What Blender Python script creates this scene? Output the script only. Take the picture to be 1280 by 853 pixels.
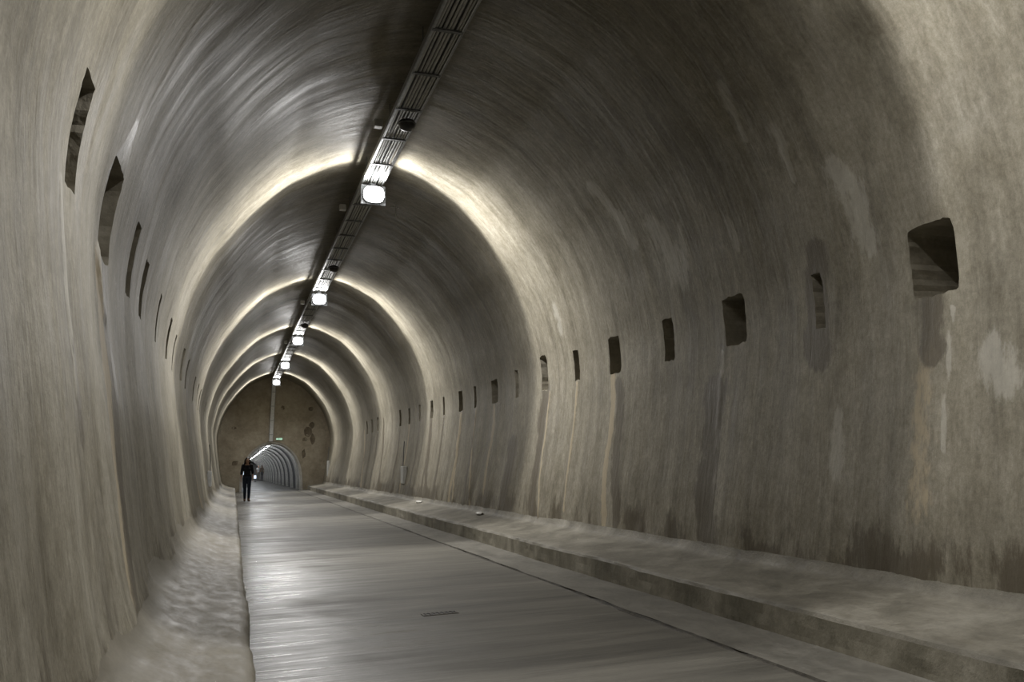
import bpy, bmesh, math, random
import numpy as np
from mathutils import Vector, Matrix

for o in list(bpy.data.objects):
    bpy.data.objects.remove(o, do_unlink=True)
scene = bpy.context.scene
COL = scene.collection
random.seed(7)
rng = np.random.default_rng(7)

# ------------------------------------------------------------------ camera, world, exposure
cam_d = bpy.data.cameras.new('camera')
cam_d.sensor_fit = 'HORIZONTAL'
cam_d.sensor_width = 36.0
cam_d.lens = 1000.0 / 1280.0 * 36.0
cam_d.clip_start = 0.05
cam_d.clip_end = 400
cam = bpy.data.objects.new('camera', cam_d)
COL.objects.link(cam)
CR = Vector((0.94506943, -0.32592531, -0.02482887))
CU = Vector((-0.02474751, -0.14708664, 0.98881398))
CF = Vector((0.3259315, 0.93388341, 0.14707292))
m = Matrix(((CR.x, CU.x, -CF.x, 0), (CR.y, CU.y, -CF.y, 0), (CR.z, CU.z, -CF.z, 1.3), (0, 0, 0, 1)))
cam.matrix_world = m
scene.camera = cam

world = bpy.data.worlds.new('world')
scene.world = world
world.use_nodes = True
world.node_tree.nodes['Background'].inputs[0].default_value = (0.004, 0.004, 0.004, 1)
world.node_tree.nodes['Background'].inputs[1].default_value = 1.0
scene.view_settings.view_transform = 'Standard'
scene.view_settings.look = 'None'
scene.view_settings.gamma = 1.0
scene.view_settings.use_curve_mapping = False
scene.view_settings.exposure = 0.0

LAMP_COLOR = (1.0, 0.985, 0.965)
LAMP_WATTS = 1120.0          # each hall lamp
LAMP_GLOW = 14.0            # brightness of its diffuser
PASSAGE_POWER = 280.0
HALL_END = 44.3
HALL_START = -14.0
CX = 2.03

# ------------------------------------------------------------------ helpers
def tag(o, label=None, cat=None, group=None, kind=None):
    if label: o['label'] = label
    if cat: o['category'] = cat
    if group: o['group'] = group
    if kind: o['kind'] = kind
    return o

def link(o, parent=None):
    COL.objects.link(o)
    if parent is not None:
        o.parent = parent
    return o

def empty(name, loc, label, cat, group=None, rz=0.0):
    o = bpy.data.objects.new(name, None)
    o.location = loc
    o.rotation_euler = (0, 0, rz)
    o.empty_display_size = 0.1
    COL.objects.link(o)
    return tag(o, label, cat, group)

def mesh_obj(name, bm, mat, parent=None, smooth=False, loc=(0, 0, 0)):
    me = bpy.data.meshes.new(name)
    bm.normal_update()
    bm.to_mesh(me)
    bm.free()
    me.materials.append(mat)
    if smooth:
        me.polygons.foreach_set('use_smooth', [True] * len(me.polygons))
    o = bpy.data.objects.new(name, me)
    o.location = loc
    return link(o, parent)

def copy_obj(src, parent=None, loc=None):
    o = src.copy()
    COL.objects.link(o)
    o.parent = parent
    if loc is not None:
        o.location = loc
    return o

def add_box(bm, x0, x1, y0, y1, z0, z1, bevel=0.0):
    vs = [bm.verts.new((x, y, z)) for x in (x0, x1) for y in (y0, y1) for z in (z0, z1)]
    idx = [(0, 1, 3, 2), (4, 6, 7, 5), (0, 4, 5, 1), (2, 3, 7, 6), (0, 2, 6, 4), (1, 5, 7, 3)]
    fs = [bm.faces.new([vs[i] for i in q]) for q in idx]
    if bevel > 0:
        es = list({e for f in fs for e in f.edges})
        bmesh.ops.bevel(bm, geom=es, offset=bevel, segments=2, affect='EDGES', profile=0.5)

def add_tube(bm, pts, r, n=8, cap=True):
    rings = []
    pts = [Vector(p) for p in pts]
    for i, p in enumerate(pts):
        d = (pts[min(i + 1, len(pts) - 1)] - pts[max(i - 1, 0)]).normalized()
        u = d.cross(Vector((0, 0, 1)))
        if u.length < 1e-3:
            u = d.cross(Vector((1, 0, 0)))
        u.normalize()
        v = u.cross(d)
        rr = r[i] if isinstance(r, (list, tuple)) else r
        rings.append([bm.verts.new(p + u * math.cos(2 * math.pi * k / n) * rr + v * math.sin(2 * math.pi * k / n) * rr) for k in range(n)])
    for a, b in zip(rings, rings[1:]):
        for k in range(n):
            bm.faces.new((a[k], a[(k + 1) % n], b[(k + 1) % n], b[k]))
    if cap:
        bm.faces.new(rings[0][::-1])
        bm.faces.new(rings[-1])

def add_lathe(bm, prof, n=20, axis='Z', off=(0, 0, 0)):
    """prof: list of (radius, height)."""
    off = Vector(off)
    def pt(r, h, a):
        c, s = math.cos(a) * r, math.sin(a) * r
        if axis == 'Z': return Vector((c, s, h)) + off
        if axis == 'Y': return Vector((c, h, s)) + off
        return Vector((h, c, s)) + off
    rings = []
    for r, h in prof:
        if r < 1e-6:
            rings.append([bm.verts.new(pt(0, h, 0))])
        else:
            rings.append([bm.verts.new(pt(r, h, 2 * math.pi * k / n)) for k in range(n)])
    for a, b in zip(rings, rings[1:]):
        for k in range(n):
            k2 = (k + 1) % n
            if len(a) == 1 and len(b) > 1: bm.faces.new((a[0], b[k], b[k2]))
            elif len(b) == 1 and len(a) > 1: bm.faces.new((a[k], b[0], a[k2]))
            elif len(a) > 1: bm.faces.new((a[k], b[k], b[k2], a[k2]))
    bmesh.ops.recalc_face_normals(bm, faces=bm.faces)

def value_noise(x, y, seed=0):
    """smooth 2-D value noise in about -1..1 (numpy arrays)."""
    x = np.asarray(x, float); y = np.asarray(y, float)
    xi = np.floor(x).astype(np.int64); yi = np.floor(y).astype(np.int64)
    xf = x - xi; yf = y - yi
    xf = xf * xf * (3 - 2 * xf); yf = yf * yf * (3 - 2 * yf)
    def h(a, b):
        n = (a * 374761393 + b * 668265263 + seed * 982451653) & 0xFFFFFFFF
        n = ((n ^ (n >> 13)) * 1274126177) & 0xFFFFFFFF
        n = n ^ (n >> 16)
        return (n & 0xFFFF) / 32767.5 - 1.0
    a = h(xi, yi) * (1 - xf) + h(xi + 1, yi) * xf
    b = h(xi, yi + 1) * (1 - xf) + h(xi + 1, yi + 1) * xf
    return a * (1 - yf) + b * yf

def vn(x, y, s): return float(value_noise(np.array([x]), np.array([y]), s)[0])

# ------------------------------------------------------------------ materials
def new_mat(name):
    m = bpy.data.materials.new(name)
    m.use_nodes = True
    nt = m.node_tree
    b = nt.nodes['Principled BSDF']
    return m, nt, b

def N(nt, t, **kw):
    n = nt.nodes.new(t)
    for k, v in kw.items():
        setattr(n, k, v)
    return n

def mapped(nt, vec, scale, loc=(0, 0, 0)):
    mp = N(nt, 'ShaderNodeMapping')
    mp.inputs['Scale'].default_value = scale
    mp.inputs['Location'].default_value = loc
    nt.links.new(vec, mp.inputs['Vector'])
    return mp.outputs[0]

def noise(nt, vec, scale, detail=4, rough=0.55, distortion=0.0):
    n = N(nt, 'ShaderNodeTexNoise')
    n.inputs['Scale'].default_value = scale
    n.inputs['Detail'].default_value = detail
    n.inputs['Roughness'].default_value = rough
    n.inputs['Distortion'].default_value = distortion
    nt.links.new(vec, n.inputs['Vector'])
    return n.outputs['Fac']

def ramp(nt, fac, stops):
    r = N(nt, 'ShaderNodeValToRGB')
    els = r.color_ramp.elements
    while len(els) < len(stops): els.new(0.5)
    for e, (p, c) in zip(els, stops):
        e.position = p
        e.color = c if len(c) == 4 else (*c, 1)
    nt.links.new(fac, r.inputs[0])
    return r.outputs[0]

def mixc(nt, fac, a, b, mode='MIX'):
    mx = N(nt, 'ShaderNodeMix', data_type='RGBA', blend_type=mode)
    for s, v in ((0, fac), (6, a), (7, b)):
        if isinstance(v, (int, float)): mx.inputs[s].default_value = v
        elif isinstance(v, tuple): mx.inputs[s].default_value = v if len(v) == 4 else (*v, 1)
        else: nt.links.new(v, mx.inputs[s])
    return mx.outputs[2]

def mth(nt, op, a, b=None, clamp=False):
    n = N(nt, 'ShaderNodeMath', operation=op, use_clamp=clamp)
    for i, v in enumerate((a, b)):
        if v is None: continue
        if isinstance(v, (int, float)): n.inputs[i].default_value = v
        else: nt.links.new(v, n.inputs[i])
    return n.outputs[0]

def bump(nt, height, strength, dist, prev=None):
    b = N(nt, 'ShaderNodeBump')
    b.inputs['Strength'].default_value = strength
    b.inputs['Distance'].default_value = dist
    nt.links.new(height, b.inputs['Height'])
    if prev is not None:
        nt.links.new(prev, b.inputs['Normal'])
    return b.outputs[0]

def simple_mat(name, col, rough=0.5, metal=0.0, var=0.15, scale=30.0, emit=None, estr=0.0, spec=0.5):
    m, nt, b = new_mat(name)
    tc = N(nt, 'ShaderNodeTexCoord').outputs['Object']
    nz = noise(nt, tc, scale, 3)
    dark = tuple(c * (1 - var) for c in col); light = tuple(min(1, c * (1 + var)) for c in col)
    nt.links.new(ramp(nt, nz, [(0.3, dark), (0.7, light)]), b.inputs['Base Color'])
    b.inputs['Roughness'].default_value = rough
    b.inputs['Metallic'].default_value = metal
    b.inputs['Specular IOR Level'].default_value = spec
    if emit:
        b.inputs['Emission Color'].default_value = (*emit, 1)
        b.inputs['Emission Strength'].default_value = estr
    return m

def lining_material():
    """trowelled cement render; UV = (metres along the hall, metres along the arch); 'stain' colour attribute."""
    m, nt, b = new_mat('trowelled_cement')
    uv = N(nt, 'ShaderNodeUVMap', uv_map='UVMap').outputs[0]
    at = N(nt, 'ShaderNodeAttribute', attribute_name='stain')
    sep = N(nt, 'ShaderNodeSeparateColor')
    nt.links.new(at.outputs['Color'], sep.inputs[0])
    streak = noise(nt, mapped(nt, uv, (5.0, 0.45, 1)), 1.0, 6, 0.62, 0.3)
    blotch = noise(nt, mapped(nt, uv, (0.9, 0.55, 1), (7, 3, 0)), 1.0, 5, 0.6, 0.6)
    fine = noise(nt, mapped(nt, uv, (19, 6.5, 1)), 1.0, 5, 0.65, 0.4)
    grain = noise(nt, uv, 90.0, 3, 0.6)
    c = ramp(nt, streak, [(0.28, (0.195, 0.180, 0.146)), (0.5, (0.290, 0.271, 0.226)), (0.74, (0.385, 0.366, 0.312))])
    c2 = ramp(nt, blotch, [(0.3, (0.50, 0.48, 0.43)), (0.5, (0.84, 0.82, 0.77)), (0.7, (1.0, 1.0, 1.0))])
    c = mixc(nt, 0.75, c, c2, 'MULTIPLY')
    c3 = ramp(nt, fine, [(0.3, (0.62, 0.61, 0.58)), (0.7, (1.0, 1.0, 1.0))])
    c = mixc(nt, 0.75, c, c3, 'MULTIPLY')
    mott = noise(nt, mapped(nt, uv, (5.5, 4.0, 1), (2, 8, 0)), 1.0, 6, 0.7, 0.3)
    c = mixc(nt, 0.7, c, ramp(nt, mott, [(0.32, (0.68, 0.66, 0.60)), (0.62, (1.0, 1.0, 1.0))]), 'MULTIPLY')
    c = mixc(nt, 0.45, c, ramp(nt, grain, [(0.35, (0.7, 0.69, 0.66)), (0.6, (1.0, 1.0, 1.0))]), 'MULTIPLY')
    grit = noise(nt, mapped(nt, uv, (1.25, 0.9, 1)), 24.0, 5, 0.72)
    c = mixc(nt, 0.7, c, ramp(nt, grit, [(0.33, (0.66, 0.645, 0.60)), (0.62, (1.04, 1.04, 1.03))]), 'MULTIPLY')
    # stains with ragged borders
    rag = noise(nt, mapped(nt, uv, (14, 4, 1)), 1.0, 6, 0.7)
    def mask(ch, lo=0.2, hi=0.55):
        v = mth(nt, 'ADD', ch, mth(nt, 'MULTIPLY', mth(nt, 'SUBTRACT', rag, 0.5), 1.5))
        v = mth(nt, 'MULTIPLY', v, mth(nt, 'GREATER_THAN', ch, 0.015))
        mr = N(nt, 'ShaderNodeMapRange', interpolation_type='SMOOTHSTEP')
        mr.inputs[1].default_value = lo; mr.inputs[2].default_value = hi
        nt.links.new(v, mr.inputs[0])
        return mr.outputs[0]
    mt = mask(sep.outputs[2]); ml = mask(sep.outputs[1]); md = mask(sep.outputs[0])
    c = mixc(nt, mth(nt, 'MULTIPLY', mt, 0.7), c, (0.33, 0.275, 0.185))
    c = mixc(nt, mth(nt, 'MULTIPLY', ml, 0.36), c, (0.42, 0.405, 0.355))
    c = mixc(nt, mth(nt, 'MULTIPLY', md, 0.82), c, (0.07, 0.058, 0.040))
    nt.links.new(c, b.inputs['Base Color'])
    r = ramp(nt, streak, [(0.25, (0.44,) * 3), (0.7, (0.70,) * 3)])
    r = mixc(nt, mth(nt, 'MULTIPLY', md, 0.5), r, (0.35, 0.35, 0.35))
    nt.links.new(r, b.inputs['Roughness'])
    b.inputs['Specular IOR Level'].default_value = 0.32
    tro = noise(nt, mapped(nt, uv, (9.0, 1.3, 1)), 1.0, 5, 0.6, 0.5)
    bn = bump(nt, tro, 0.45, 0.024)
    bn = bump(nt, fine, 0.3, 0.008, bn)
    bn = bump(nt, grit, 0.22, 0.006, bn)
    bn = bump(nt, grain, 0.15, 0.004, bn)
    nt.links.new(bn, b.inputs['Normal'])
    return m

def concrete_material(name, dark, mid, light, stretch=(1, 1, 1), rough=(0.5, 0.8), scale=1.6, bump_d=0.01, fine_scale=35.0, spec=0.4):
    m, nt, b = new_mat(name)
    tc = N(nt, 'ShaderNodeTexCoord').outputs['Object']
    n1 = noise(nt, mapped(nt, tc, stretch), scale, 6, 0.62, 0.4)
    n2 = noise(nt, mapped(nt, tc, stretch, (11, 5, 2)), scale * 5, 5, 0.65, 0.2)
    g = noise(nt, tc, fine_scale, 4, 0.65)
    c = ramp(nt, n1, [(0.3, dark), (0.5, mid), (0.7, light)])
    c = mixc(nt, 0.6, c, ramp(nt, n2, [(0.3, (0.62, 0.61, 0.58)), (0.65, (1, 1, 1))]), 'MULTIPLY')
    c = mixc(nt, 0.5, c, ramp(nt, g, [(0.3, (0.72, 0.71, 0.7)), (0.6, (1, 1, 1))]), 'MULTIPLY')
    nt.links.new(c, b.inputs['Base Color'])
    nt.links.new(ramp(nt, n2, [(0.3, (rough[0],) * 3), (0.7, (rough[1],) * 3)]), b.inputs['Roughness'])
    b.inputs['Specular IOR Level'].default_value = spec
    bn = bump(nt, n2, 0.4, bump_d)
    bn = bump(nt, g, 0.35, bump_d * 0.35, bn)
    nt.links.new(bn, b.inputs['Normal'])
    return m

def floor_material():
    m, nt, b = new_mat('damp_concrete_floor')
    tc = N(nt, 'ShaderNodeTexCoord').outputs['Object']
    cross = noise(nt, mapped(nt, tc, (0.35, 2.6, 1)), 1.3, 6, 0.6, 0.5)
    brush = noise(nt, mapped(nt, tc, (1.2, 26, 1)), 1.0, 5, 0.65, 0.3)
    blotch = noise(nt, mapped(nt, tc, (0.5, 0.35, 1), (3, 9, 0)), 1.0, 5, 0.6, 0.8)
    grain = noise(nt, tc, 60.0, 4, 0.65)
    c = ramp(nt, cross, [(0.3, (0.062, 0.058, 0.048)), (0.5, (0.108, 0.101, 0.084)), (0.72, (0.165, 0.155, 0.130))])
    c = mixc(nt, 0.55, c, ramp(nt, brush, [(0.3, (0.7, 0.7, 0.69)), (0.65, (1, 1, 1))]), 'MULTIPLY')
    c = mixc(nt, 0.5, c, ramp(nt, grain, [(0.3, (0.75, 0.75, 0.74)), (0.6, (1, 1, 1))]), 'MULTIPLY')
    # the road is wetter along its left-hand side
    sx = N(nt, 'ShaderNodeSeparateXYZ'); nt.links.new(tc, sx.inputs[0])
    wetx = N(nt, 'ShaderNodeMapRange'); wetx.inputs[1].default_value = 0.1; wetx.inputs[2].default_value = 2.3
    wetx.inputs[3].default_value = 0.28; wetx.inputs[4].default_value = -0.12
    nt.links.new(sx.outputs[0], wetx.inputs[0])
    w = mth(nt, 'ADD', mth(nt, 'ADD', mth(nt, 'MULTIPLY', blotch, 0.6), mth(nt, 'MULTIPLY', cross, 0.4)), wetx.outputs[0])
    wet = N(nt, 'ShaderNodeMapRange', interpolation_type='SMOOTHSTEP')
    wet.inputs[1].default_value = 0.48; wet.inputs[2].default_value = 0.78
    nt.links.new(w, wet.inputs[0])
    c = mixc(nt, mth(nt, 'MULTIPLY', wet.outputs[0], 0.55), c, (0.055, 0.053, 0.048))
    nt.links.new(c, b.inputs['Base Color'])
    r = mixc(nt, wet.outputs[0], ramp(nt, brush, [(0.3, (0.50,) * 3), (0.7, (0.70,) * 3)]), ramp(nt, brush, [(0.35, (0.20,) * 3), (0.65, (0.44,) * 3)]))
    nt.links.new(r, b.inputs['Roughness'])
    b.inputs['Specular IOR Level'].default_value = 0.34
    bn = bump(nt, brush, 0.35, 0.010)
    bn = bump(nt, cross, 0.3, 0.02, bn)
    bn = bump(nt, grain, 0.12, 0.003, bn)
    nt.links.new(bn, b.inputs['Normal'])
    return m

def emit_mat(name, col, strength):
    m, nt, b = new_mat(name)
    b.inputs['Base Color'].default_value = (0.9, 0.9, 0.9, 1)
    b.inputs['Roughness'].default_value = 0.4
    b.inputs['Emission Color'].default_value = (*col, 1)
    b.inputs['Emission Strength'].default_value = strength
    return m

M_LIN = lining_material()
M_FLOOR = floor_material()
M_CURB = concrete_material('curb_concrete', (0.10, 0.092, 0.072), (0.175, 0.162, 0.13), (0.26, 0.245, 0.205), (1, 0.8, 1.2), scale=2.2, bump_d=0.02)
M_LEDGE = concrete_material('ledge_concrete', (0.12, 0.108, 0.080), (0.155, 0.140, 0.108), (0.19, 0.174, 0.138), (1.6, 0.9, 1), scale=1.1, bump_d=0.0015, rough=(0.45, 0.75), spec=0.4)
M_STRIP = concrete_material('gutter_concrete', (0.095, 0.09, 0.075), (0.14, 0.132, 0.112), (0.19, 0.18, 0.155), (1, 0.6, 1), scale=2.5, bump_d=0.006)
M_END = concrete_material('rough_brown_concrete', (0.26, 0.222, 0.165), (0.38, 0.335, 0.26), (0.46, 0.415, 0.33), (1, 1, 1), scale=0.9, bump_d=0.03, fine_scale=12)
M_PASS = concrete_material('passage_lining', (0.07, 0.07, 0.07), (0.11, 0.11, 0.11), (0.15, 0.15, 0.15), scale=2, bump_d=0.01)
M_RIB = concrete_material('pale_rib', (0.48, 0.47, 0.44), (0.58, 0.57, 0.54), (0.66, 0.65, 0.62), scale=2, bump_d=0.006, rough=(0.3, 0.5), spec=0.5)
M_SOCK = concrete_material('bare_socket_concrete', (0.21, 0.19, 0.145), (0.28, 0.255, 0.20), (0.34, 0.315, 0.255), scale=3, bump_d=0.008)
M_JOINT = concrete_material('dark_joint_grit', (0.035, 0.03, 0.024), (0.06, 0.054, 0.042), (0.10, 0.09, 0.07), scale=9, bump_d=0.02)
M_STEEL = simple_mat('galvanised_steel', (0.38, 0.39, 0.40), 0.42, 0.3, 0.2, 18)
M_DSTEEL = simple_mat('dull_dark_steel', (0.13, 0.135, 0.14), 0.5, 0.4, 0.2, 14)
M_CABLE = simple_mat('grey_cable_sheath', (0.36, 0.36, 0.35), 0.5, 0, 0.2, 12)
M_BLACK = simple_mat('black_plastic', (0.018, 0.018, 0.02), 0.45, 0, 0.2, 20)
M_WHITE = simple_mat('off_white_plastic', (0.42, 0.42, 0.40), 0.5, 0, 0.08, 20)
M_CALCITE = simple_mat('white_mineral_crust', (0.55, 0.54, 0.50), 0.45, 0, 0.2, 60)
M_DIFF = emit_mat('lit_diffuser', LAMP_COLOR, LAMP_GLOW)
M_PDIFF = emit_mat('lit_passage_diffuser', (0.92, 0.96, 1.0), PASSAGE_POWER)
M_PANEL = emit_mat('lit_panel_face', (0.70, 0.82, 1.0), 1.1)
M_GREEN = emit_mat('lit_green_sign', (0.02, 0.5, 0.2), 0.22)
M_PICTO = emit_mat('lit_white_pictogram', (0.45, 1.0, 0.7), 1.0)

# ------------------------------------------------------------------ the arched lining
PL = [(-.43, .22), (-.47, .36), (-.505, .50), (-.555, .70), (-.62, 1.1), (-.70, 1.7), (-.77, 2.2), (-.80, 2.8), (-.69, 3.4), (-.57, 3.8),
      (-.35, 4.27), (-.13, 4.59), (.16, 4.97), (.55, 5.37), (.83, 5.57), (1.45, 5.87), (2.03, 5.97)]
PR = [(2.61, 5.87), (3.23, 5.57), (3.51, 5.37), (3.90, 4.97), (4.19, 4.59), (4.41, 4.27), (4.63, 3.8), (4.75, 3.4), (4.86, 2.8),
      (4.84, 2.2), (4.74, 1.5), (4.62, .9), (4.555, .5), (4.535, .36), (4.51, .22)]
ctrl = np.array(PL + PR)

def catmull(P, n=24):
    out = []
    Q = np.vstack([2 * P[0] - P[1], P, 2 * P[-1] - P[-2]])
    for i in range(1, len(Q) - 2):
        p0, p1, p2, p3 = Q[i - 1], Q[i], Q[i + 1], Q[i + 2]
        for t in np.linspace(0, 1, n, endpoint=False):
            out.append(0.5 * ((2 * p1) + (-p0 + p2) * t + (2 * p0 - 5 * p1 + 4 * p2 - p3) * t * t + (-p0 + 3 * p1 - 3 * p2 + p3) * t ** 3))
    out.append(Q[-2])
    return np.array(out)

dense = catmull(ctrl)
seg = np.linalg.norm(np.diff(dense, axis=0), axis=1)
arc = np.concatenate([[0], np.cumsum(seg)])
S_TOT = arc[-1]
NS = int(S_TOT / 0.042)
svals = np.linspace(0, S_TOT, NS + 1)
prof = np.stack([np.interp(svals, arc, dense[:, 0]), np.interp(svals, arc, dense[:, 1])], 1)
tang = np.gradient(prof, axis=0)
tang /= np.linalg.norm(tang, axis=1)[:, None]
inward = np.stack([tang[:, 1], -tang[:, 0]], 1)      # to the right of travel (up the left side): into the hall
k_top = int(np.argmax(prof[:, 1]))

def s_index(side, z):
    if side == 'L':
        return int(np.argmin(np.abs(prof[:k_top, 1] - z)))
    return k_top + int(np.argmin(np.abs(prof[k_top:, 1] - z)))

# openings: side, y0, y1, z0, z1, depth
HOLES = [
    ('R', 4.21, 4.64, 2.40, 2.95, 1.0), ('R', 5.60, 5.75, 2.38, 2.90, .35), ('R', 6.78, 7.14, 2.40, 2.94, .9),
    ('R', 8.18, 8.40, 2.41, 2.91, .7), ('R', 9.50, 9.86, 2.41, 2.93, .9), ('R', 10.92, 11.10, 2.46, 2.94, .6),
    ('R', 12.16, 12.45, 2.42, 3.02, .45), ('R', 13.62, 13.80, 2.42, 2.92, .4), ('R', 14.86, 15.26, 2.40, 2.90, .6),
    ('R', 16.27, 16.48, 2.40, 2.90, .7), ('R', 17.44, 17.76, 2.40, 2.90, .8), ('R', 18.92, 19.10, 2.40, 2.88, .4),
    ('R', 20.22, 20.48, 2.40, 2.90, .5), ('R', 21.70, 21.92, 2.40, 2.88, .5), ('R', 23.18, 23.44, 2.42, 2.90, .7),
    ('R', 24.50, 24.76, 2.42, 2.92, .7), ('R', 28.40, 28.70, 2.42, 2.92, .7), ('R', 29.75, 30.05, 2.42, 2.92, .7),
    ('R', 31.10, 31.35, 2.42, 2.92, .6),
    ('L', 4.02, 4.24, 2.64, 3.20, .6), ('L', 5.16, 5.62, 2.58, 3.22, .8), ('L', 6.62, 6.80, 2.62, 3.20, .35),
    ('L', 7.52, 7.74, 2.62, 3.14, .7), ('L', 9.00, 9.18, 2.62, 3.14, .7), ('L', 10.42, 10.64, 2.62, 3.14, .7),
    ('L', 11.75, 11.92, 2.62, 3.12, .6), ('L', 13.10, 13.28, 2.62, 3.12, .6), ('L', 14.45, 14.62, 2.62, 3.12, .6),
    ('L', 15.80, 15.98, 2.62, 3.12, .6), ('L', 17.2, 17.4, 2.62, 3.12, .6), ('L', 18.6, 18.8, 2.62, 3.12, .6),
    ('L', 20.0, 20.2, 2.62, 3.12, .6), ('L', 21.4, 21.6, 2.62, 3.12, .6), ('L', 24.1, 24.3, 2.62, 3.12, .6),
]
ys = np.concatenate([np.arange(HALL_START, 1.0, 0.4), np.arange(1.0, 15, 0.036), np.arange(15, 26, 0.06), np.arange(26, HALL_END, 0.11), [HALL_END]])
for h in HOLES:
    for v in (h[1], h[2]):
        ys[int(np.argmin(np.abs(ys - v)))] = v
ys = np.unique(ys)
NY = len(ys)

Yg, Sg = np.meshgrid(ys, svals, indexing='ij')          # [iy, is]
Zp = np.broadcast_to(prof[:, 1][None, :], Yg.shape)
# the render was thrown on by hand: swells along the hall, ring joints between the bays
dsp = 0.030 * value_noise(Yg / 1.35 + 3, Sg / 3.1, 1) + 0.016 * value_noise(Yg / 0.62, Sg / 1.9 + 5, 2) \
    + 0.005 * value_noise(Yg / 0.25, Sg / 1.1, 3) + 0.0018 * value_noise(Yg / 0.11, Sg / 0.5, 4)
low = np.clip((1.6 - Zp) / 1.3, 0, 1)
dsp = dsp * (1 + 0.5 * low)
# ragged foot of the wall
foot = np.clip((0.62 - Zp) / 0.3, 0, 1)
dsp = dsp + foot * (0.022 * value_noise(Yg / 0.33, Sg / 0.5, 8) + 0.008 * value_noise(Yg / 0.11, Sg / 0.2, 9))
# two swollen bays on the left before the second opening
lm = (Sg < svals[k_top])
dsp = dsp + np.where(lm, 0.028 * np.exp(-((Yg - 4.45) / 0.48) ** 2) + 0.04 * np.exp(-((Yg - 3.55) / 0.38) ** 2) + 0.03 * np.exp(-((Yg - 6.95) / .4) ** 2), 0) * np.clip((3.9 - Zp) / 1.0, 0, 1)
# stains, plus one painted light edge: kind, side, half width (m), [(y, z) ...]
STAINS_AND_LIGHT_EDGE = [
    ('tan', 'R', 0.09, [(9.72, 2.39), (9.76, 1.64), (9.75, 1.01), (9.67, 0.34)]),
    ('dark', 'R', 0.13, [(9.53, 2.27), (9.48, 1.42), (9.31, 0.52)]),
    ('dark', 'R', 0.19, [(12.27, 2.4), (12.4, 1.75), (12.35, 0.97), (12.24, 0.35)]),
    ('tan', 'R', 0.03, [(12.09, 2.38), (12.14, 1.48), (11.96, 0.37)]),
    ('dark', 'R', 0.16, [(20.43, 2.49), (20.24, 1.46), (19.73, 0.31)]),
    ('tan', 'R', 0.06, [(17.59, 2.32), (17.65, 1.6), (17.25, 0.39)]),
    ('tan', 'R', 0.06, [(16.31, 2.33), (16.34, 1.58), (15.9, 0.37)]),
    ('tan', 'R', 0.03, [(11.02, 2.43), (11.08, 1.46), (11.02, 0.54)]),
    ('light', 'R', 0.03, [(7.17, 2.37), (7.23, 2.04), (7.2, 1.37)]),
    ('dark', 'R', 0.22, [(7.32, 1.96), (7.35, 1.38), (7.3, 0.72), (7.16, 0.34)]),
    ('dark', 'R', 0.13, [(4.45, 2.36), (4.45, 1.99)]),
    ('tan', 'R', 0.16, [(4.51, 1.95), (4.56, 1.31), (4.57, 0.86)]),
    ('light', 'R', 0.018, [(4.28, 2.3), (4.32, 1.76), (4.35, 1.31)]),
    ('dark', 'R', 0.18, [(5.65, 3.02), (5.71, 2.18)]),
    ('light', 'R', 0.08, [(5.88, 4.66), (5.92, 4.5)]),
    ('light', 'R', 0.03, [(5.92, 4.47), (6.0, 4.21)]),
    ('light', 'R', 0.08, [(5.63, 4.18), (5.63, 3.96)]),
    ('light', 'R', 0.03, [(5.63, 3.96), (5.62, 3.71)]),
    ('light', 'R', 0.15, [(5.15, 3.68), (5.11, 3.36), (5.07, 2.95)]),
    ('light', 'R', 0.14, [(8.73, 4.64), (8.64, 4.32), (8.55, 3.9)]),
    ('light', 'R', 0.1, [(7.5, 3.8), (7.62, 3.43)]),
    ('light', 'R', 0.13, [(11.35, 3.63), (11.38, 3.26)]),
    ('light', 'R', 0.12, [(5.45, 1.57), (5.44, 1.14)]),
    ('light', 'R', 0.16, [(3.98, 1.94), (3.82, 1.71)]),
    ('light', 'R', 0.08, [(6.7, 3.72), (6.69, 3.37)]),
    ('light', 'R', 0.25, [(8.01, 3.94), (7.77, 3.33)]),
    ('light', 'L', 0.05, [(3.92, 2.57), (3.99, 1.97), (3.97, 1.68)]),
    ('dark', 'L', 0.07, [(4.01, 1.83), (4.04, 1.44)]),
    ('tan', 'L', 0.12, [(5.2, 2.53), (5.25, 1.83), (5.1, 1.06), (4.95, 0.62)]),
    ('dark', 'L', 0.12, [(5.36, 2.57), (5.42, 1.85), (5.27, 1.04), (5.08, 0.6)]),
    ('light', 'L', 0.05, [(5.15, 2.57), (5.39, 2.21)]),
    ('light', 'L', 0.02, [(5.49, 4.44), (5.64, 3.88), (5.52, 3.22)]),  # pale line painted along the edge of the foreground lamp's light ring
    ('dark', 'L', 0.08, [(5.46, 3.48), (5.2, 3.1)]),
    ('dark', 'R', 0.12, [(27.44, 2.77), (27.12, 1.55), (26.45, 0.31)]),
    ('tan', 'R', 0.1, [(31.87, 2.54), (30.59, 0.41)]),
    ('dark', 'R', 0.3, [(13.73, 1.52), (13.79, 0.4)]),
]
stain = np.zeros(Yg.shape + (4,), np.float32)
stain[..., 3] = 1
thin = np.zeros(Yg.shape, bool)
CH = {'dark': 0, 'light': 1, 'tan': 2}
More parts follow.
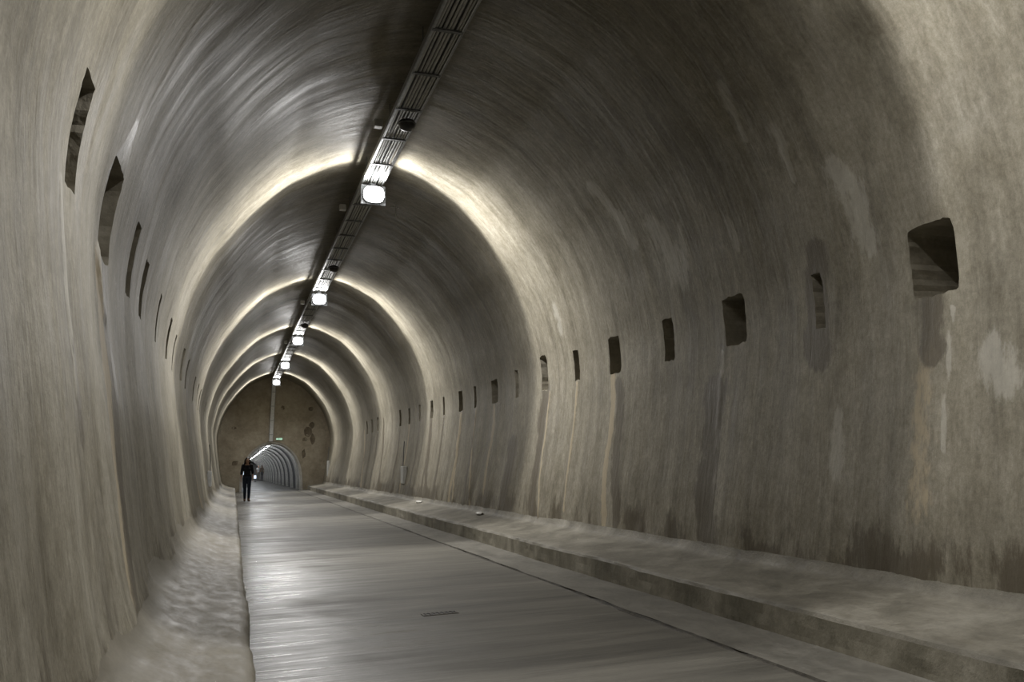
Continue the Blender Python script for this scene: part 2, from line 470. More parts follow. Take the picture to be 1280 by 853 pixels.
def lay_stain(kind, side, w, pts):
    P = np.array([(y, svals[s_index(side, z)]) for y, z in pts])
    i0 = np.searchsorted(ys, P[:, 0].min() - 3 * w); i1 = np.searchsorted(ys, P[:, 0].max() + 3 * w)
    j0 = max(0, np.searchsorted(svals, P[:, 1].min() - 3 * w)); j1 = np.searchsorted(svals, P[:, 1].max() + 3 * w)
    ss = Sg[i0:i1, j0:j1]; yy = Yg[i0:i1, j0:j1]
    amp = min(0.06, 0.5 * w + 0.006)
    yy = yy + amp * value_noise(ss / 0.35, yy / 0.5, 91) + 0.4 * amp * value_noise(ss / 0.09, yy / 0.2, 92)
    d = np.full(yy.shape, 9.0)
    for a, b in zip(P, P[1:]):
        ab = b - a
        t = np.clip(((yy - a[0]) * ab[0] + (ss - a[1]) * ab[1]) / (ab @ ab), 0, 1)
        d = np.minimum(d, np.hypot(yy - a[0] - t * ab[0], ss - a[1] - t * ab[1]))
    v = np.clip(1.25 - d / w, 0, 1)
    if kind == 'light' and w > 0.05: v = v * 0.62
    if kind == 'tan' and w > 0.13: v = v * 0.42
    if w < 0.08: thin[i0:i1, j0:j1] |= v > 0
    stain[i0:i1, j0:j1, CH[kind]] = np.maximum(stain[i0:i1, j0:j1, CH[kind]], v)
for st in STAINS_AND_LIGHT_EDGE:
    lay_stain(*st)
# faint streaks under the other openings and mould along the foot of the walls
for h in HOLES:
    if h[1] > 13.9:
        lay_stain(random.choice(['dark', 'tan']), h[0], 0.085, [((h[1] + h[2]) / 2, h[3] - .05), ((h[1] + h[2]) / 2, 0.4)])
mould = np.clip((0.86 - Zp) / 0.36, 0, 1) * np.clip(0.52 + 0.9 * value_noise(Yg / 0.42, Sg / 0.5, 21) + 0.4 * value_noise(Yg / 0.13, Sg / 0.25, 22), 0, 1)
crust = np.maximum(stain[..., 2], 0.6 * stain[..., 1]) * (stain[..., 2] + stain[..., 1] > 0.3)
dsp = dsp + np.where(thin, 0.014 * crust, 0)          # drip crusts stand proud of the render
stain[..., 0] = np.maximum(stain[..., 0], 0.8 * mould)
VX = prof[:, 0][None, :] + inward[:, 0][None, :] * dsp
VZ = prof[:, 1][None, :] + inward[:, 1][None, :] * dsp
V = np.stack([VX, Yg, VZ], -1)
# smooth normals of the whole lining, so that its three pieces meet without a seam
dY = np.gradient(V, axis=0); dS = np.gradient(V, axis=1)
NRM = np.cross(dS, dY)
NRM /= np.linalg.norm(NRM, axis=2)[..., None] + 1e-12
flip = np.sign((NRM[..., 0] * inward[:, 0][None, :] + NRM[..., 2] * inward[:, 1][None, :]).mean())
NRM *= flip


hole_mask = np.zeros((NY - 1, NS), bool)
hole_idx = []
for (side, y0, y1, z0, z1, dep) in HOLES:
    i0 = int(np.argmin(np.abs(ys - y0))); i1 = int(np.argmin(np.abs(ys - y1)))
    a, b = sorted((s_index(side, z0), s_index(side, z1)))
    hole_mask[i0:i1, a:b] = True
    hole_idx.append((side, i0, i1, a, b, dep))

# broken, uneven rims of the openings
for (side, i0, i1, a, b, dep) in hole_idx:
    ci, cj = (i0 + i1) / 2, (a + b) / 2
    cyy = (ys[i0] + ys[i1]) / 2; czz = (V[i0, a, 2] + V[i0, b, 2]) / 2
    rim = [(i, j) for i in range(i0, i1 + 1) for j in (a, b)] + [(i, j) for j in range(a + 1, b) for i in (i0, i1)]
    for (i, j) in rim:
        u = 2 * abs(i - ci) / max(1, i1 - i0); w = 2 * abs(j - cj) / max(1, b - a)
        pull = (0.10 if i1 - i0 > 7 else 0.03) * max(0.0, u + w - 1.72) / 0.28
        V[i, j, 1] += (cyy - V[i, j, 1]) * pull * .6 + 0.010 * vn(i * .9, j * .7, 95)
        V[i, j, 2] += (czz - V[i, j, 2]) * pull * .6 + 0.012 * vn(i * .8, j * .9, 96)

def lining_piece(name, j0, j1):
    ny, ns = NY, j1 - j0 + 1
    verts = V[:, j0:j1 + 1].reshape(-1, 3)
    ii, jj = np.meshgrid(np.arange(NY - 1), np.arange(j1 - j0), indexing='ij')
    keep = ~hole_mask[:, j0:j1]
    ii = ii[keep]; jj = jj[keep]
    a = ii * ns + jj
    quads = np.stack([a, a + 1, a + ns + 1, a + ns], 1)
    if flip < 0: quads = quads[:, ::-1]
    me = bpy.data.meshes.new(name)
    nf = len(quads)
    me.vertices.add(len(verts)); me.vertices.foreach_set('co', verts.astype(np.float32).ravel())
    me.loops.add(nf * 4); me.loops.foreach_set('vertex_index', quads.astype(np.int32).ravel())
    me.polygons.add(nf)
    me.polygons.foreach_set('loop_start', np.arange(0, nf * 4, 4, dtype=np.int32))
    me.polygons.foreach_set('loop_total', np.full(nf, 4, np.int32))
    me.polygons.foreach_set('use_smooth', np.ones(nf, bool))
    me.update(calc_edges=True)
    uvl = me.uv_layers.new(name='UVMap')
    uvs = np.stack([Yg[:, j0:j1 + 1].ravel(), Sg[:, j0:j1 + 1].ravel()], 1)
    uvl.data.foreach_set('uv', uvs[quads.ravel()].astype(np.float32).ravel())
    ca = me.color_attributes.new('stain', 'FLOAT_COLOR', 'POINT')
    ca.data.foreach_set('color', stain[:, j0:j1 + 1].reshape(-1, 4).ravel())
    me.normals_split_custom_set_from_vertices(NRM[:, j0:j1 + 1].reshape(-1, 3).astype(np.float32))
    me.materials.append(M_LIN)
    o = bpy.data.objects.new(name, me)
    COL.objects.link(o)
    return o

jl = s_index('L', 4.45); jr = s_index('R', 4.45)
wall_left = tag(lining_piece('wall_left', 0, jl), 'close left wall of trowelled cement with narrow dark slots', None, None, 'structure')
ceiling = tag(lining_piece('ceiling', jl, jr), 'dark streaky cement vault above the cable tray', None, None, 'structure')
wall_right = tag(lining_piece('wall_right', jr, NS), 'long right wall of stained cement with a row of square holes', None, None, 'structure')

# each opening: a deep socket behind the render, a child of its wall
for (side, i0, i1, a, b, dep) in hole_idx:
    loop = [(i, a) for i in range(i0, i1)] + [(i1, j) for j in range(a, b)] + [(i, b) for i in range(i1, i0, -1)] + [(i0, j) for j in range(b, a, -1)]
    sgn = -1 if side == 'L' else 1
    front = [tuple(V[i, j]) for i, j in loop]
    cy = (ys[i0] + ys[i1]) / 2; cz = V[i0, a:b + 1, 2].mean()
    nl = len(front)
    verts = list(front); uvs = [(ys[i], svals[j]) for i, j in loop]
    depths = (0.06, 0.14, 0.3, 0.6, 1.0) if dep > .36 else (.2, .5, 1.0)
    for q, fr in enumerate(depths):
        jit = 0.0015
        for (x, y, z), (i, j) in zip(front, loop):
            kx = x + sgn * dep * fr
            sh = 1 - 0.10 * fr
            verts.append((kx, cy + (y - cy) * sh + random.uniform(-jit, jit), cz + (z - cz) * sh + random.uniform(-jit, jit)))
            uvs.append((ys[i] + 0.37 * dep * fr, svals[j] + dep * fr))
    faces = []
    for q in range(len(depths)):
        for k in range(nl):
            k2 = (k + 1) % nl
            faces.append((q * nl + k, q * nl + k2, (q + 1) * nl + k2, (q + 1) * nl + k))
    faces.append(tuple(len(depths) * nl + k for k in range(nl)))
    me = bpy.data.meshes.new('wall_socket_hole')
    me.from_pydata(verts, [], faces)
    uvl = me.uv_layers.new(name='UVMap')
    for lp in me.loops:
        uvl.data[lp.index].uv = uvs[lp.vertex_index]
    me.materials.append(M_SOCK)
    o = bpy.data.objects.new('wall_socket_hole', me)
    link(o, wall_left if side == 'L' else wall_right)

# ------------------------------------------------------------------ long floor pieces: strips swept along Y
def sweep_strip(name, xz, mat, y0, y1, dy_near=0.08, dy_far=0.35, wob=None, near=(1.0, 16.0), smooth=False, kind='structure', label=None, parent=None):
    yy = np.concatenate([np.arange(y0, near[0], 0.5) if y0 < near[0] else [], np.arange(max(y0, near[0]), min(near[1], y1), dy_near), np.arange(near[1], y1, dy_far) if y1 > near[1] else [], [y1]])
    yy = np.unique(yy)
    pts = np.array(xz, float)
    vs = []
    for y in yy:
        for k, (x, z) in enumerate(pts):
            dx = dz = 0.0
            if wob is not None:
                dx, dz = wob(y, k, x, z)
            vs.append((x + dx, y, z + dz))
    n = len(pts)
    fs = []
    for i in range(len(yy) - 1):
        for k in range(n - 1):
            a = i * n + k
            fs.append((a, a + 1, a + n + 1, a + n))
    me = bpy.data.meshes.new(name)
    me.from_pydata(vs, [], fs)
    me.materials.append(mat)
    if smooth: me.polygons.foreach_set('use_smooth', [True] * len(me.polygons))
    o = bpy.data.objects.new(name, me)
    link(o, parent)
    if kind: o['kind'] = kind
    if label: o['label'] = label
    return o


def wob_floor(y, k, x, z): return (0.0, 0.004 * vn(y / 1.3, x / 0.9, 31))
sweep_strip('floor', [(x, 0) for x in np.linspace(0.02, 3.19, 14)], M_FLOOR, HALL_START, HALL_END + .05, 0.12, 0.5, wob_floor, smooth=True, label='damp grey concrete roadway of the tunnel, wetter on its left')
# sunken joint between roadway and gutter
def wob_joint(y, k, x, z):
    j = 0.012 * vn(y / 0.45, 3, 41) + 0.008 * vn(y / 0.12, 4, 42)
    if k in (0, 4): j = 0
    return (j, -0.02 * max(0, vn(y / 0.3, k, 43)) if k == 2 else 0.0)
sweep_strip('trim_1', [(3.17, -.003), (3.185, 0.003), (3.205, -0.035), (3.228, 0.004), (3.24, -.002)], M_JOINT, HALL_START, HALL_END, 0.05, 0.3, wob_joint, label='dark crumbling joint line running along the roadway')
sweep_strip('trim_2', [(3.232, 0.004), (3.40, 0.008), (3.58, 0.012), (3.80, 0.02)], M_STRIP, HALL_START, HALL_END, 0.1, 0.4, lambda y, k, x, z: (0.006 * vn(y / .3, 7, 44) if k == 0 else 0, 0.005 * vn(y / .5, x / .2, 45)), smooth=True, label='pale narrow gutter strip between roadway joint and right bench')
# the foot of each wall, so that ledge and bench run up to it in a smooth cove
jL, jR = s_index('L', .58), s_index('R', .40)
def foot_left(y): return float(np.interp(y, ys, V[:, jL, 0]))
def foot_right(y): return float(np.interp(y, ys, V[:, jR, 0]))
M_CURBF = concrete_material('mossy_curb_face', (0.085, 0.08, 0.055), (0.18, 0.165, 0.125), (0.30, 0.28, 0.225), (1, 1.0, 0.6), scale=1.9, bump_d=0.02)
# right-hand bench with worn front edge, its top tilted up to the wall
def wob_curb(y, k, x, z):
    e = 0.014 * vn(y / 1.1, .6, 51) + 0.006 * vn(y / 0.17, k * 1.3, 52)
    t = 0.007 * vn(y / 0.9, k * .4 + 9, 53) + 0.003 * vn(y / 0.14, k * 1.7, 54)
    if k < 2: return (e, 0)
    if k >= 9: return (foot_right(y) - 4.555, t)
    return (e, t)
bench = sweep_strip('trim_3', [(3.73, -0.02), (3.735, 0.05), (3.74, 0.12), (3.745, 0.200), (3.762, 0.224), (3.81, 0.234), (3.95, 0.247), (4.12, 0.264), (4.28, 0.285), (4.42, 0.300), (4.50, .318), (4.535, .35), (4.56, 0.42)], M_CURB, HALL_START, HALL_END - .25, 0.06, 0.3, wob_curb, smooth=True, label='raised concrete bench with mossy front along the right wall')
bench.data.materials.append(M_CURBF)
bench.data.polygons.foreach_set('material_index', [1 if i % 12 < 3 else 0 for i in range(len(bench.data.polygons))])
bench.data.polygons.foreach_set('use_smooth', [i % 12 > 3 for i in range(len(bench.data.polygons))])
# left ledge, its face drops to the roadway
def wob_ledge(y, k, x, z):
    e = 0.012 * vn(y / 1.1, 2, 61) + 0.007 * vn(y / 0.21, 3, 62)
    t = 0.014 * vn(y / 0.9, x / .4, 63) + 0.002 * vn(y / 0.25, x / .25 + 4, 64)
    if k < 6: return ((foot_left(y) + .535) * (1 - k / 8.0), t)
    if k >= 11: return (e, 0 if k > 12 else t * .4)
    return (0, t)
sweep_strip('trim_4', [(-.565, .68), (-.535, .59), (-.505, .52), (-.45, 0.455), (-.38, .41), (-.30, .375), (-.22, 0.345), (-.16, 0.318), (-.08, 0.302), (0.0, 0.285), (0.06, 0.274), (0.105, 0.262), (0.128, 0.235), (0.132, 0.12), (0.132, -0.02)], M_LEDGE, HALL_START, HALL_END - .1, 0.06, 0.3, wob_ledge, smooth=True, label='smooth low cement ledge along the left wall')  # cove, top, worn edge, drop

# ------------------------------------------------------------------ end wall with the small vaulted passage
PCX = 1.93
PA = [(1.60, 0.0), (1.57, 0.6), (1.53, 1.0), (1.43, 1.4), (1.24, 1.82), (0.98, 2.14), (0.64, 2.40), (0.32, 2.53), (0, 2.58)]
pa = catmull(np.array(PA), 4)
arch = [(PCX + x, z) for x, z in pa] + [(PCX - x, z) for x, z in pa[::-1][1:]]     # right foot over the crown to the left foot
NA = len(arch)
P_END = 116.0
def drop(y): return -0.0062 * max(0.0, y - HALL_END)

out_pts = np.concatenate([[(4.9, -.1)], prof[::-1] + (-inward[::-1]) * 0.15, [(-.9, -.1)]])
so = np.concatenate([[0], np.cumsum(np.linalg.norm(np.diff(out_pts, axis=0), axis=1))]); so /= so[-1]
arch_a = np.array(arch)
sa = np.concatenate([[0], np.cumsum(np.linalg.norm(np.diff(arch_a, axis=0), axis=1))]); sa /= sa[-1]
NU = 96; NV = 22
verts = []; faces = []
for u in range(NU + 1):
    t = u / NU
    po = np.array([np.interp(t, so, out_pts[:, 0]), np.interp(t, so, out_pts[:, 1])])
    pi = np.array([np.interp(t, sa, arch_a[:, 0]), np.interp(t, sa, arch_a[:, 1])])
    if u == 0 or u == NU: pi[1] = -.1
    for v in range(NV + 1):
        p = pi + (po - pi) * v / NV
        d = 0.02 * vn(p[0] / .7, p[1] / .7, 71) + 0.012 * vn(p[0] / .22, p[1] / .22, 72)
        verts.append((p[0], HALL_END + (0 if v == 0 else d), p[1]))
for u in range(NU):
    for v in range(NV):
        a = u * (NV + 1) + v
        faces.append((a, a + NV + 1, a + NV + 2, a + 1))
me = bpy.data.meshes.new('wall_back')
me.from_pydata(verts, [], faces)
me.materials.append(M_END)
me.polygons.foreach_set('use_smooth', [True] * len(me.polygons))
wall_back = link(bpy.data.objects.new('wall_back', me))
tag(wall_back, 'rough brown concrete end wall around the small vaulted passage', None, None, 'structure')
M_PIT = concrete_material('pitted_concrete', (0.10, 0.08, 0.052), (0.165, 0.135, 0.095), (0.22, 0.18, 0.13), scale=4, bump_d=0.03)
# dark pits and broken patches on the end wall
for (x, z, w, h) in [(3.75, 3.05, .20, .26), (3.95, 3.4, .12, .18), (3.6, 2.65, .14, .10), (4.0, 2.7, .12, .3), (3.9, 4.3, .14, .10), (2.45, 4.35, .09, .12), (3.55, 1.9, .10, .22), (.1, 1.5, .16, .12), (.0, 3.3, .12, .08)]:
    bm = bmesh.new()
    n = 10
    r1 = [bm.verts.new((x + w * math.cos(k * 2 * math.pi / n) * random.uniform(.7, 1.15), HALL_END - 0.024, z + h * math.sin(k * 2 * math.pi / n) * random.uniform(.7, 1.15))) for k in range(n)]
    r2 = [bm.verts.new((x + (q.co.x - x) * 1.18, HALL_END + .02, z + (q.co.z - z) * 1.18)) for q in r1]
    r3 = [bm.verts.new((x + (q.co.x - x) * .72, HALL_END - 0.012, z + (q.co.z - z) * .72)) for q in r1]
    for k in range(n):
        k2 = (k + 1) % n
        bm.faces.new((r1[k], r2[k], r2[k2], r1[k2])); bm.faces.new((r1[k], r1[k2], r3[k2], r3[k]))
    bm.faces.new(r3[::-1])
    o = mesh_obj('broken_patch', bm, M_PIT, wall_back)

# tunnel closed far behind the viewpoint
bm = bmesh.new()
vs = [bm.verts.new((x, HALL_START, z)) for x, z in np.concatenate([[(4.6, -.1)], prof[::-1][::4], [(-.6, -.1)]])]
bm.faces.new(vs)
wf = mesh_obj('wall_front', bm, M_END)
tag(wf, 'plain concrete wall closing the hall behind the viewer', None, None, 'structure')

# passage lining
yy = np.arange(HALL_END - 0.02, P_END + .1, 0.8)
verts = []; faces = []
for i, y in enumerate(yy):
    for x, z in arch:
        e = 0.0
        verts.append((x, y, z + drop(y)))
for i in range(len(yy) - 1):
    for k in range(NA - 1):
        a = i * NA + k
        faces.append((a, a + NA, a + NA + 1, a + 1))
me = bpy.data.meshes.new('wall_passage'); me.from_pydata(verts, [], faces); me.materials.append(M_PASS)
me.polygons.foreach_set('use_smooth', [True] * len(me.polygons))
wall_passage = tag(link(bpy.data.objects.new('wall_passage', me)), 'grey vaulted lining of the small far passage', None, None, 'structure')
# floor of the passage
pf = sweep_strip('floor', [(x, -0.004) for x in np.linspace(PCX - 1.7, PCX + 1.7, 6)], M_FLOOR, HALL_END - .02, P_END, 0.5, 1.0, lambda y, k, x, z: (0, drop(y)), label='pale floor of the small passage beyond the end wall')
bm = bmesh.new()
bm.faces.new([bm.verts.new((x, P_END, z + drop(P_END))) for x, z in arch])
tag(mesh_obj('wall_far', bm, M_RIB), 'distant wall closing the small passage', None, None, 'structure')

# arched ribs: one mesh, placed along the passage
def rib_mesh(name, w, depth, grow=0.0):
    bm = bmesh.new()
    rows = []
    a = np.array(arch)
    t = np.gradient(a, axis=0); t /= np.linalg.norm(t, axis=1)[:, None]
    nin = np.stack([-t[:, 1], t[:, 0]], 1)
    if (nin[0] @ np.array([-1, 0])) < 0: nin = -nin
    for (x, z), n_ in zip(a, nin):
        o = np.array((x, z)) - n_ * (0.03 + grow); i = np.array((x, z)) + n_ * depth; c = np.array((x, z)) + n_ * depth * .6
        rows.append([bm.verts.new(p) for p in ((o[0], 0, o[1]), (c[0], 0, c[1]), (i[0], .06, i[1]), (i[0], w - .06, i[1]), (c[0], w, c[1]), (o[0], w, o[1]))])
    for p, q in zip(rows, rows[1:]):
        for k in range(5):
            bm.faces.new((p[k], p[k + 1], q[k + 1], q[k]))
        bm.faces.new((p[5], p[0], q[0], q[5]))
    bmesh.ops.recalc_face_normals(bm, faces=bm.faces)
    o = mesh_obj(name, bm, M_RIB, wall_passage, smooth=False)
    return o
RIB_STEP = 4.6
rib0 = rib_mesh('arch_rib', 0.75, 0.13, 0.0)
rib_y = [HALL_END + 0.02] + [HALL_END + 2.6 + RIB_STEP * k for k in range(15)]
rib0.location = (0, rib_y[0], 0)
for y in rib_y[1:]:
    copy_obj(rib0, wall_passage, (0, y, drop(y)))

# ------------------------------------------------------------------ hall lamps
LAMPX = 1.97
LIGHT_SIGN = -1.0
Z_SIGN = 1.0
BACK_SPILL = 0.10
SIDE_POWER = 3.0
FRONT_SHARE = 0.08
UP_SHARE = 0.20
DOWN_SPILL = 0.40
def make_lamp():
    root = empty('bulkhead_lamp', (0, 0, 0), '', 'lamp')
    # faces -Y: back plate, housing rim, domed diffuser, bracket up to the tray
    bm = bmesh.new(); add_box(bm, -.20, .20, 0.0, .035, -.16, .16, .012)
    mesh_obj('back_plate', bm, M_DSTEEL, root)
    bm = bmesh.new()
    n = 28
    def oval(sx, sz, y): return [bm.verts.new((sx * math.copysign(abs(math.cos(a)) ** .7, math.cos(a)), y, sz * math.copysign(abs(math.sin(a)) ** .7, math.sin(a)))) for a in [2 * math.pi * k / n for k in range(n)]]
    rs = [oval(.158, .125, 0.002), oval(.158, .125, -.05), oval(.145, .113, -.09), oval(.11, .085, -.118), oval(.05, .04, -.13)]
    for a, b in zip(rs, rs[1:]):
        for k in range(n): bm.faces.new((a[k], b[k], b[(k + 1) % n], a[(k + 1) % n]))
    bm.faces.new(rs[-1]); bm.faces.new(rs[0][::-1])
    bmesh.ops.recalc_face_normals(bm, faces=bm.faces)
    mesh_obj('diffuser', bm, M_DIFF, root, smooth=True)
    bm = bmesh.new()
    rs = [oval(.172, .138, 0.0), oval(.172, .138, -.018), oval(.158, .1255, -.018), oval(.158, .1255, 0.0)]
    for a, b in zip(rs, rs[1:]):
        for k in range(n): bm.faces.new((a[k], b[k], b[(k + 1) % n], a[(k + 1) % n]))
    bmesh.ops.recalc_face_normals(bm, faces=bm.faces)
    mesh_obj('rim', bm, M_DSTEEL, root, smooth=True)
    bm = bmesh.new(); add_box(bm, -.03, .03, .036, .06, .02, .20); add_box(bm, -.05, .05, .036, .16, .185, .20)
    mesh_obj('bracket', bm, M_DSTEEL, root)
    bm = bmesh.new(); add_tube(bm, [(.06, .04, -.02), (.06, .09, .02), (.075, .13, .12), (.08, .14, .2)], .012, 6)
    mesh_obj('supply_cable', bm, M_BLACK, root, smooth=True)
    return root
LAMPS = [(4.20, -6, 'round bright lamp over the foreground, out past the top edge of view'),
         (12.04, 5, 'largest and nearest glowing oval lamp under the cable tray'),
         (20.40, 0, 'second nearest glowing lamp under the cable tray'),
         (27.60, 0, 'third glowing lamp from the viewer, mid tray'),
         (34.60, 0, 'fourth glowing lamp, second last before the end wall'),
         (41.80, 0, 'smallest hall lamp, last one before the brown end wall'),
         (-2.6, 0, 'lamp on the tray behind the viewer')]
lamp0 = make_lamp()
# the lamp throws its light sideways and forwards; its metal back plate cuts everything behind it
ld = bpy.data.lights.new('lamp_light', 'POINT')
ld.energy = LAMP_WATTS; ld.color = LAMP_COLOR; ld.shadow_soft_size = 0.06
ld.use_nodes = True
lnt = ld.node_tree
em = lnt.nodes['Emission']
ltc = N(lnt, 'ShaderNodeTexCoord'); lsx = N(lnt, 'ShaderNodeSeparateXYZ')
lnt.links.new(ltc.outputs['Normal'], lsx.inputs[0])
front = mth(lnt, 'MULTIPLY', lsx.outputs[1], LIGHT_SIGN)
cut = N(lnt, 'ShaderNodeMapRange', interpolation_type='SMOOTHSTEP')
cut.inputs[1].default_value = -0.21; cut.inputs[2].default_value = -0.12
cut.inputs[3].default_value = BACK_SPILL; cut.inputs[4].default_value = 1.0
lnt.links.new(front, cut.inputs[0])
spill = N(lnt, 'ShaderNodeMapRange', interpolation_type='SMOOTHSTEP')   # some light escapes downwards behind the plate
spill.inputs[1].default_value = -0.75; spill.inputs[2].default_value = -0.05
spill.inputs[3].default_value = DOWN_SPILL; spill.inputs[4].default_value = BACK_SPILL
lnt.links.new(lsx.outputs[2], spill.inputs[0]); lnt.links.new(spill.outputs[0], cut.inputs[3])
side = mth(lnt, 'POWER', mth(lnt, 'SUBTRACT', 1.0, mth(lnt, 'MULTIPLY', front, front)), SIDE_POWER)
share = N(lnt, 'ShaderNodeMapRange', interpolation_type='SMOOTHSTEP')   # more forward light goes down to the road
share.inputs[1].default_value = -0.7; share.inputs[2].default_value = 0.0
share.inputs[3].default_value = 0.34; share.inputs[4].default_value = FRONT_SHARE
lnt.links.new(lsx.outputs[2], share.inputs[0])
dist = mth(lnt, 'ADD', mth(lnt, 'MULTIPLY', side, 1.0 - FRONT_SHARE), share.outputs[0])
up = N(lnt, 'ShaderNodeMapRange', interpolation_type='SMOOTHSTEP')      # the tray above shades the crown
up.inputs[1].default_value = -0.28; up.inputs[2].default_value = 0.40
up.inputs[3].default_value = 1.0; up.inputs[4].default_value = UP_SHARE
lnt.links.new(mth(lnt, 'MULTIPLY', lsx.outputs[2], -LIGHT_SIGN * Z_SIGN), up.inputs[0])
lnt.links.new(mth(lnt, 'MULTIPLY', mth(lnt, 'MULTIPLY', dist, cut.outputs[0]), up.outputs[0]), em.inputs['Strength'])
lo = bpy.data.objects.new('lamp_light', ld); lo.location = (0, -.20, 0); link(lo, lamp0)
for i, (y, rz, lab) in enumerate(LAMPS):
    if i == 0: r = lamp0
    else:
        r = copy_obj(lamp0)
        for c in lamp0.children: copy_obj(c, r)
    r.location = (LAMPX, y, 5.448)
    r.rotation_euler = (0, 0, math.radians(rz))
    tag(r, lab, 'lamp', 'hall lamps under the cable tray')

# the foreground lamp is a weaker one
weak = ld.copy(); weak.energy = LAMP_WATTS * 0.66
lo.data = weak

# ------------------------------------------------------------------ cable tray under the crown
TZ = 5.66
tray = empty('cable_tray', (LAMPX, 0, TZ), 'long grey ladder cable tray running under the crown of the vault', 'cable tray')
T0, T1 = HALL_START + .1, HALL_END - .06
for s in (-1, 1):
    bm = bmesh.new()
    add_box(bm, s * .165 - .006, s * .165 + .006, T0, T1, 0, .075)
    add_box(bm, min(s * .165, s * .14), max(s * .165, s * .14), T0, T1, 0.0, .006)
    mesh_obj('side_rail', bm, M_STEEL, tray)
bm = bmesh.new(); add_box(bm, -.164, .164, -.022, .022, -.006, .012)
bar0 = mesh_obj('crossbar', bm, M_DSTEEL, tray)
bar_y = list(np.arange(-2.3, T1, 0.97)); bar0.location = (0, bar_y[0], 0)
for y in bar_y[1:]: copy_obj(bar0, tray, (0, y, 0))
for k, (x, r) in enumerate([(-.115, .016), (-.075, .013), (-.035, .018), (.01, .014), (.05, .019), (.095, .013), (.125, .011)]):
    bm = bmesh.new()
    pts = [(x + .006 * math.sin(y * 1.3 + k * 2) + random.uniform(-.003, .003), y, .014 + r) for y in np.arange(T0, T1, 0.8)]
    add_tube(bm, pts, r, 6)
    mesh_obj('cable', bm, M_CABLE if k % 3 else M_WHITE, tray, smooth=True)
bm = bmesh.new()
add_box(bm, -.15, -.14, -.01, .01, 0.07, .30); add_box(bm, .14, .15, -.01, .01, .07, .30); add_box(bm, -.15, .15, -.012, .012, .07, .08)
hang0 = mesh_obj('hanger', bm, M_DSTEEL, tray)
hy = list(np.arange(-1.8, T1, 1.94)); hang0.location = (0, hy[0], 0)
for y in hy[1:]: copy_obj(hang0, tray, (0, y, 0))
bm = bmesh.new(); add_box(bm, -.125, .125, T0, T1, .064, .068)
mesh_obj('cover_plate', bm, M_DSTEEL, tray)

# round black fixtures hanging under the tray, about two and a half metres before each lamp
def make_round(label):
    root = empty('round_fixture', (0, 0, 0), label, 'fixture', 'round black fixtures under the cable tray')
    bm = bmesh.new(); add_lathe(bm, [(0, -.155), (.05, -.15), (.09, -.125), (.11, -.085), (.112, -.05), (.10, -.03), (0, -.03)], 20)
    mesh_obj('dome', bm, M_BLACK, root, smooth=True)
    bm = bmesh.new(); add_lathe(bm, [(0, -.03), (.06, -.03), (.06, -.012), (.03, 0), (0, 0)], 14)
    mesh_obj('mount', bm, M_DSTEEL, root)
    bm = bmesh.new(); add_lathe(bm, [(.104, -.055), (.118, -.06), (.118, -.075), (.104, -.08)], 20)
    mesh_obj('ring', bm, M_DSTEEL, root, smooth=True)
    return root
rf0 = make_round('nearest round black fixture under the tray before the largest lamp')
for i, (y, lab) in enumerate([(9.6, None), (17.55, 'second round black fixture under the tray before the second lamp'), (25.2, 'third small round black fixture under the tray before the third lamp')]):
    if i == 0: r = rf0
    else:
        r = copy_obj(rf0); tag(r, lab)
        for c in rf0.children: copy_obj(c, r)
    r.location = (LAMPX + .03, y, TZ - .006)
# small pale junction boxes clipped to the left rail
def make_jbox(label):
    root = empty('junction_box', (0, 0, 0), label, 'junction box', 'junction boxes on the left rail of the tray')
    bm = bmesh.new(); add_box(bm, -.055, .055, -.05, .05, -.03, .07, .008)
    mesh_obj('housing', bm, M_WHITE, root)
    bm = bmesh.new(); add_box(bm, -.045, .045, -.058, -.05, -.02, .06, .003)
    mesh_obj('lid', bm, M_WHITE, root)
    bm = bmesh.new(); add_tube(bm, [(-.01, .05, .02), (-.01, .12, .05), (.05, .2, .08), (.1, .26, .085)], .009, 6)
    mesh_obj('cable', bm, M_BLACK, root, smooth=True)
    return root
jb0 = make_jbox('small pale junction box on the tray rail beside the nearest round fixture')
for i, (y, lab) in enumerate([(9.9, None), (13.5, 'pale junction box on the tray rail just beyond the largest lamp'), (22.0, 'tiny pale junction box on the tray rail beyond the second lamp'), (29.4, 'tiny pale junction box on the tray rail beyond the third lamp')]):
    if i == 0: r = jb0
    else:
        r = copy_obj(jb0); tag(r, lab)
        for c in jb0.children: copy_obj(c, r)
    r.location = (LAMPX - .29, y, TZ)
# bent wire stub on the vault right of the largest lamp
bm = bmesh.new()
add_tube(bm, [(2.62, 13.6, 5.90), (2.62, 13.6, 5.72), (2.625, 13.6, 5.62)], .008, 6)
add_tube(bm, [(2.53, 13.62, 5.80), (2.62, 13.6, 5.80), (2.68, 13.6, 5.78)], .008, 6)
tag(mesh_obj('wire_hook', bm, M_WHITE), 'thin pale wire hook hanging from the vault right of the largest lamp', 'hook')

